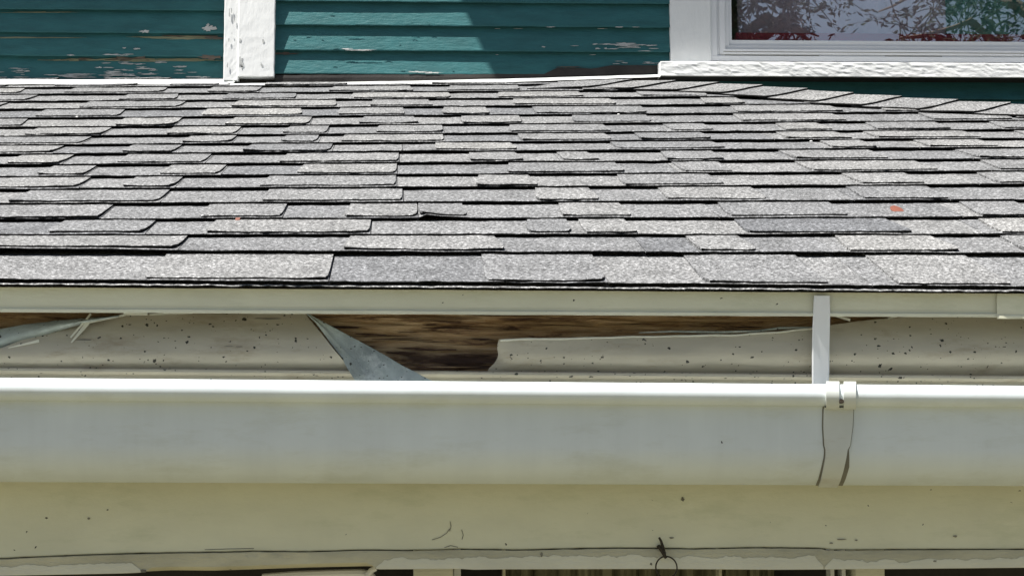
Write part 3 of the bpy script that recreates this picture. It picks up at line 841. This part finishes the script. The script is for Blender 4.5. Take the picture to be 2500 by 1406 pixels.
for (x, y, wx, wy) in [(560,35,2.2,10),(565,26,1.5,6),(572,48,1.2,7),(559,98,1.5,5),(586,98,2.5,5),(643,101,3,5),(588,152,5,14),(592,160,4,6),(566,82,1,3),(640,160,3,4),(637,156,1,4),(555,160,1.2,8)]:
    pts = [onY(x + a * wx, y + b * wy, YW - .0312) for a, b in blob(10, int(x * 3 + y), .4)]
    mb.poly(pts, Vector((0, .001, 0)), 1)
mb.build("corner_board", [M['postwhite'], M['flake']], house)
# flashing strips
mb = MB(); P = []
for i in range(60):
    px = -700 + (572 + 700) * i / 59; lift = 8 * max(0, (px - 540) / 32) ** 2
    j = .8 * nz(px * .02)
    P.append([onY(px, 195 - lift, YW + .05), onY(px, 197 - lift + j, YW - .020), onY(px, 206 - lift * .6 + j, YW - .028), onY(px, 207 - lift * .6, YW - .022)])
mb.sheet(P, Vector((0, .0012, -.0006))); mb.build("flashing", M['flash'], house)
mb = MB(); P = []
for i in range(60):
    px = 562 + (1645 - 562) * i / 59; y0 = interp([(562,205),(750,203),(1000,199),(1300,192),(1500,186),(1645,182)], px) + .7 * nz(px * .02)
    hh = interp([(562,7),(700,9),(1300,7),(1640,5)], px)
    P.append([onY(px, y0 - 1, YW + .004), onY(px, y0, YW - .042), onY(px, y0 + hh, YW - .050)])
mb.sheet(P, Vector((0, .0012, -.0004))); mb.build("flashing", M['flash'], house)

# window
win = MB()
wino = bpy.data.objects.new("window", None); COL.objects.link(wino); wino.parent = house
XW0 = onY(1637, 100, YW - .024).x; WW = 1.32; ZS = onY(1900, 150, YW - .03).z; ZTOP = ZS + 1.35
XG0 = onY(1735, 100, YW - .02).x; XG1 = XW0 + WW - (XG0 - XW0)
def hbox(mb, x0, x1, y0, y1, z0, z1):
    """box whose horizontal edges follow the slight tilt of the old wall"""
    c = []
    for x, y, z in [(x0,y0,z0),(x1,y0,z0),(x1,y1,z0),(x0,y1,z0),(x0,y0,z1),(x1,y0,z1),(x1,y1,z1),(x0,y1,z1)]:
        c.append(mb.vert((x, y, z + TL * (x - XS))))
    for q in ((0,3,2,1),(4,5,6,7),(0,1,5,4),(1,2,6,5),(2,3,7,6),(3,0,4,7)): mb.face([c[a] for a in q])
XS = onY(1900, 150, YW - .03).x
mb = MB(); plank(mb, XW0, XG0, ZS - .012, ZTOP, YW - .024, .05, 21, .0010); mb.build("casing", M['postwhite'], wino)
mb = MB(); plank(mb, XG1, XW0 + WW, ZS - .002, ZTOP, YW - .024, .05, 25, .0010); mb.build("casing", M['postwhite'], wino)
mb = MB(); hbox(mb, XW0 - .02, XW0 + WW + .02, YW - .034, YW + .02, ZTOP + .001, ZTOP + .11); mb.build("head_casing", M['postwhite'], wino)
def fr(name, px_l, py_b, Yf, Yb, wpx_l, wpx_b, mat='vinyl', bev=.0015):
    """a rectangular frame ring whose left/bottom outer edges sit at the given photo px"""
    xo = onY(px_l, 100, Yf).x; xi = onY(px_l + wpx_l, 100, Yf).x; zo = onY(1900, py_b, Yf).z; zi = onY(1900, py_b - wpx_b, Yf).z
    dx = xo - XG0; X2 = XG1 - dx; dxi = xi - xo; zt_ = ZTOP - (zo - ZS) * .5
    mb = MB()
    hbox(mb, xo, X2, Yf, Yb, zo, zi)
    hbox(mb, xo, X2, Yf, Yb, zt_ - dxi, zt_)
    hbox(mb, xo, xi, Yf + .0005, Yb, zi - .001, zt_ - dxi + .001)
    hbox(mb, X2 - dxi, X2, Yf + .0005, Yb, zi - .001, zt_ - dxi + .001)
    return mb.build(name, M[mat], wino, bevel=bev)
fr("frame", 1735, 150, YW - .016, YW + .05, 16, 13)
fr("frame", 1750, 138, YW - .008, YW + .05, 9, 4)
fr("sash", 1757, 133.5, YW - .012, YW + .045, 14, 13)
fr("sash", 1770, 121, YW - .003, YW + .04, 10, 9)
fr("sash", 1779, 113, YW + .004, YW + .04, 8, 14)
# thin grooves in the vinyl
mb = MB()
for (a, b, y, Y) in ((1766, 2600, 127.5, YW - .0125), (1770, 2000, 136, YW - .0085), (2160, 2300, 136, YW - .0085)):
    p = onY(a, y, Y); q = onY(b, y, Y); hbox(mb, p.x, q.x, Y, Y + .002, onY(1900, y + .9, Y).z, onY(1900, y - .6, Y).z)
mb.build("groove", M['grime_shade'], wino)
# sill
mb = MB(); P = []
YSF = YW - .072
for i in range(140):
    x = onY(1613, 170, YSF).x + (WW + .06) * i / 139; dz = TL * (x - XS)
    zt_ = onY(1900, 151.5, YSF).z + dz; zb_ = onY(1900, 187.5, YSF).z + dz
    a = .0010 * nz(x * 30, 1)
    P.append([(x, YW + .02, zt_ + .006), (x, YSF + .002, zt_ + a)] + [(x, YSF - .0016 * nz(x * 28, f * 8) - .001 * nz(x * 80, f * 20), zt_ + (zb_ - zt_) * f) for f in (.04, .2, .35, .5, .65, .8, .96)] + [(x, YSF + .002, zb_ - a), (x, YW + .02, zb_ + .002)])
mb.grid([r[:-1] for r in P]); mb.grid([r[-2:] for r in P], 1); mb.face([mb.vert(p) for p in P[0]]); mb.face([mb.vert(p) for p in P[-1]])  # dark underside puts the shade below the sill into the colour
mb.build("sill", [M['white'], M['dark']], wino)
YGL = YW + .022
mb = MB(); mb.box(XG0 + .03, XG1 - .03, YGL, YGL + .004, onY(1900, 105, YGL).z, ZTOP - .03); mb.build("pane", M['glass'], wino)
mb = MB(); p = onY(1808, 80, YGL + .03); q = onY(2500, 99, YGL + .03)
hbox(mb, onY(1795, 90, YGL + .03).x, XG1, YGL + .02, YGL + .034, onY(1900, 101, YGL + .03).z, onY(1900, 83, YGL + .03).z)
hbox(mb, onY(1795, 90, YGL + .03).x, XG1, YGL + .034, YGL + .16, onY(1900, 101, YGL + .03).z, onY(1900, 84, YGL + .03).z)
mb.build("inner_stool", M['maroon'], wino)
# room box behind the glass
mb = MB(); mb.box(XG0 - .3, XG1 + .3, YW + .8, YW + .82, 3.2, 5.4); mb.box(XG0 - .3, XG0 - .28, YW + .05, YW + .8, 3.2, 5.4); mb.box(XG1 + .28, XG1 + .3, YW + .05, YW + .8, 3.2, 5.4); mb.box(XG0 - .3, XG1 + .3, YW + .05, YW + .8, 5.38, 5.4); mb.box(XG0 - .3, XG1 + .3, YW + .05, YW + .8, 3.2, 3.22)
mb.build("room_wall", M['trimcream'], house)
# rest of the wall above and right of the window
mb = MB()
mb.box(XW0 + WW - .01, XBR, YW - .006, YW + .3, 2.6, 5.5); mb.box(XW0 - .05, XBR, YW - .006, YW + .04, ZTOP + .1, 5.5)
mb.build("upper_wall", M['teal'], house)
# curtains
def curtain(px0, px1, Y, mat, lab, seed, amp=.012):
    mb = MB(); P = []; x0 = onY(px0, 60, Y).x; x1 = onY(px1, 60, Y).x; n = 160
    for i in range(n + 1):
        x = x0 + (x1 - x0) * i / n
        P.append([(x + .02 * nz(x * 3, z, seed) * (z - 3.5), Y + amp * math.sin(x * 60 + 5 * nz(x * 4, z * .5, seed)) + amp * nz(x * 20, z, seed), z) for z in (onY(1900, 92, Y).z, 3.7, 3.9, 4.2, ZTOP)])
    mb.sheet(P, Vector((0, .0008, 0)))
    tag(mb.build("curtain", M[mat], smooth=True), lab, "curtain")
curtain(1800, 2330, YGL + .10, 'curt1', "pale lavender curtain hanging behind the window glass", 1)
curtain(2310, 2760, YGL + .085, 'curt2', "teal green curtain hanging at the right side of the window", 2)

# unseen upper eave, added and stepped to cast the shade on the wall
eav = thing("shade_eave", "unseen stepped eave added above the window to shade the wall", "eave")
xb = onY(1165, 100, YW).x; HE = 5.5; zr_ = onY(1165, 100, YW).z
XH = xb - .43 * (HE - zr_)
YA = 5.848 - HE / 4; YBv = YA - .115
mb = MB(); mb.box(-4, XH, YA, YL + .5, HE, HE + .22); mb.build("shade_soffit", M['white'], eav)
mb = MB(); mb.box(XH + .001, 5, YBv, YL + .5, HE, HE + .22); mb.build("shade_soffit", M['white'], eav)
mb = MB(); mb.grid([[(x, YBv - .05, HE + .2), (x, YL + 2.5, HE + 1.3)] for x in (-4, 5)]); mb.sheet([[(x, YA - .0, HE + .225), (x, YL + 2.5, HE + 1.3)] for x in (-4, 5)], Vector((0, 0, .02))); mb.v = mb.v[4:]; mb.f = [tuple(i - 4 for i in f) for f in mb.f[1:]]; mb.m = mb.m[1:]; mb.t = mb.t[1:]
mb.build("shade_roof", M['shingle'], eav)

# ------------------------------------------------------------ things lying on the roof
def leaf(px, py, wpx, hpx, label, seed):
    u, v = uvpx(px, py, .012); pts = []
    for a, b in blob(9, seed, .25):
        uu = u + a * wpx / 1450; vv = v + b * hpx / 290
        pts.append(RP(uu, vv, .0135 + .002 * b))
    mb = MB(); mb.poly(pts, Vector((0, 0, -.001)))
    tag(mb.build("fallen_leaf", M['leaf']), label, "leaf")
leaf(2187, 511, 19, 6, "salmon coloured dry leaf lying on the shingles right of centre", 4)
leaf(580, 536, 7, 1.4, "tiny reddish leaf scrap under a shingle edge on the left half", 8)
leaf(2336, 614, 7, 1.4, "small dark red leaf scrap near the eave at right", 9)
mb = MB()
for (x, y, lab) in ((188,290,"tiny pale pebble high on the roof near the left edge"),(527,428,"tiny pale pebble on a shingle edge at mid roof, left half"),(1510,284,"tiny pale pebble high on the roof right of the middle"),(1980,350,"tiny pale pebble on the roof below the window")):
    u, v = uvpx(x, y, .010)
    if y > 700: p = onY(x, y, EY - .004)
    else: p = RP(u, v, .014)
    s = .0024
    mbk = MB(); bl = []
    rows = []
    for a in range(5):
        th = math.pi * (a + .5) / 5
        rows.append([(p.x + s * 1.5 * math.sin(th) * math.cos(q * math.pi / 3), p.y + s * math.sin(th) * math.sin(q * math.pi / 3), p.z + s * math.cos(th)) for q in range(7)])
    mbk.grid(rows)
    tag(mbk.build("pale_pebble", M['grit'], smooth=True), lab, "pebble", "tiny pale pebbles on the shingles")

# ------------------------------------------------------------ trees across the street (seen mirrored in the glass)
def tree(x, y, h, rad, seed, label, ncl=420):
    t = thing("tree", label, "tree", "trees standing behind the viewer"); t.location = (x, y, 0); rd = random.Random(seed)
    mb = MB(); mb.tube([(0, 0, 0), (.1, .05, h * .35), (-.1, .1, h * .7), (0, 0, h * .95)], [.22, .17, .09, .03], seg=10)
    limbs = []
    for k in range(16):
        z0 = h * rd.uniform(.3, .85); a = rd.uniform(0, 6.28); L = rad * rd.uniform(.6, 1.0)
        pts = [Vector((0, 0, z0)), Vector((math.cos(a) * L * .5, math.sin(a) * L * .5, z0 + L * .35)), Vector((math.cos(a) * L, math.sin(a) * L, z0 + L * .30 - rd.uniform(0, .4)))]
        mb.tube(pts, [.06, .04, .012], seg=6); limbs.append(pts)
    mb.build("trunk", M['bark'], t, smooth=True)
    cr = MB()
    for _ in range(ncl):
        a_ = rd.uniform(0, 6.28); cz = rd.uniform(-1, 1); rr_ = math.sqrt(1 - cz * cz) * rad * rd.uniform(.55, 1.0)
        p = Vector((math.cos(a_) * rr_, math.sin(a_) * rr_, h * .70 + cz * h * .28))
        d = Vector((rd.gauss(0, .5), rd.gauss(0, .5), rd.uniform(-1, .1))).normalized()
        cr.tube([p, p + d * .5, p + d * .95], [.008, .005, .002], seg=4)
        for q in range(34):
            c = p + d * (q * .03) + Vector((rd.gauss(0, .035), rd.gauss(0, .035), rd.gauss(0, .035)))
            e = (d * .5 + Vector((rd.gauss(0, 1), rd.gauss(0, 1), rd.gauss(-.2, .6)))).normalized()
            s = e.cross(Vector((rd.gauss(0, 1), rd.gauss(0, 1), rd.gauss(0, 1)))).normalized()
            L = rd.uniform(.07, .12); W = .018
            I = [cr.vert(c), cr.vert(c + e * L * .5 + s * W), cr.vert(c + e * L), cr.vert(c + e * L * .5 - s * W)]
            cr.face(I)
    cr.build("crown", M['foliage'], t)
tree(3.55, -7.5, 8.6, 1.0, 3, "narrow leafy tree across from the window", 420)
tree(7.1, -8.2, 8.8, 2.3, 5, "taller leafy tree further right behind the viewer", 420)
tree(-5.5, -11, 8.5, 2.6, 8, "broad leafy tree at the left behind the viewer", 400)
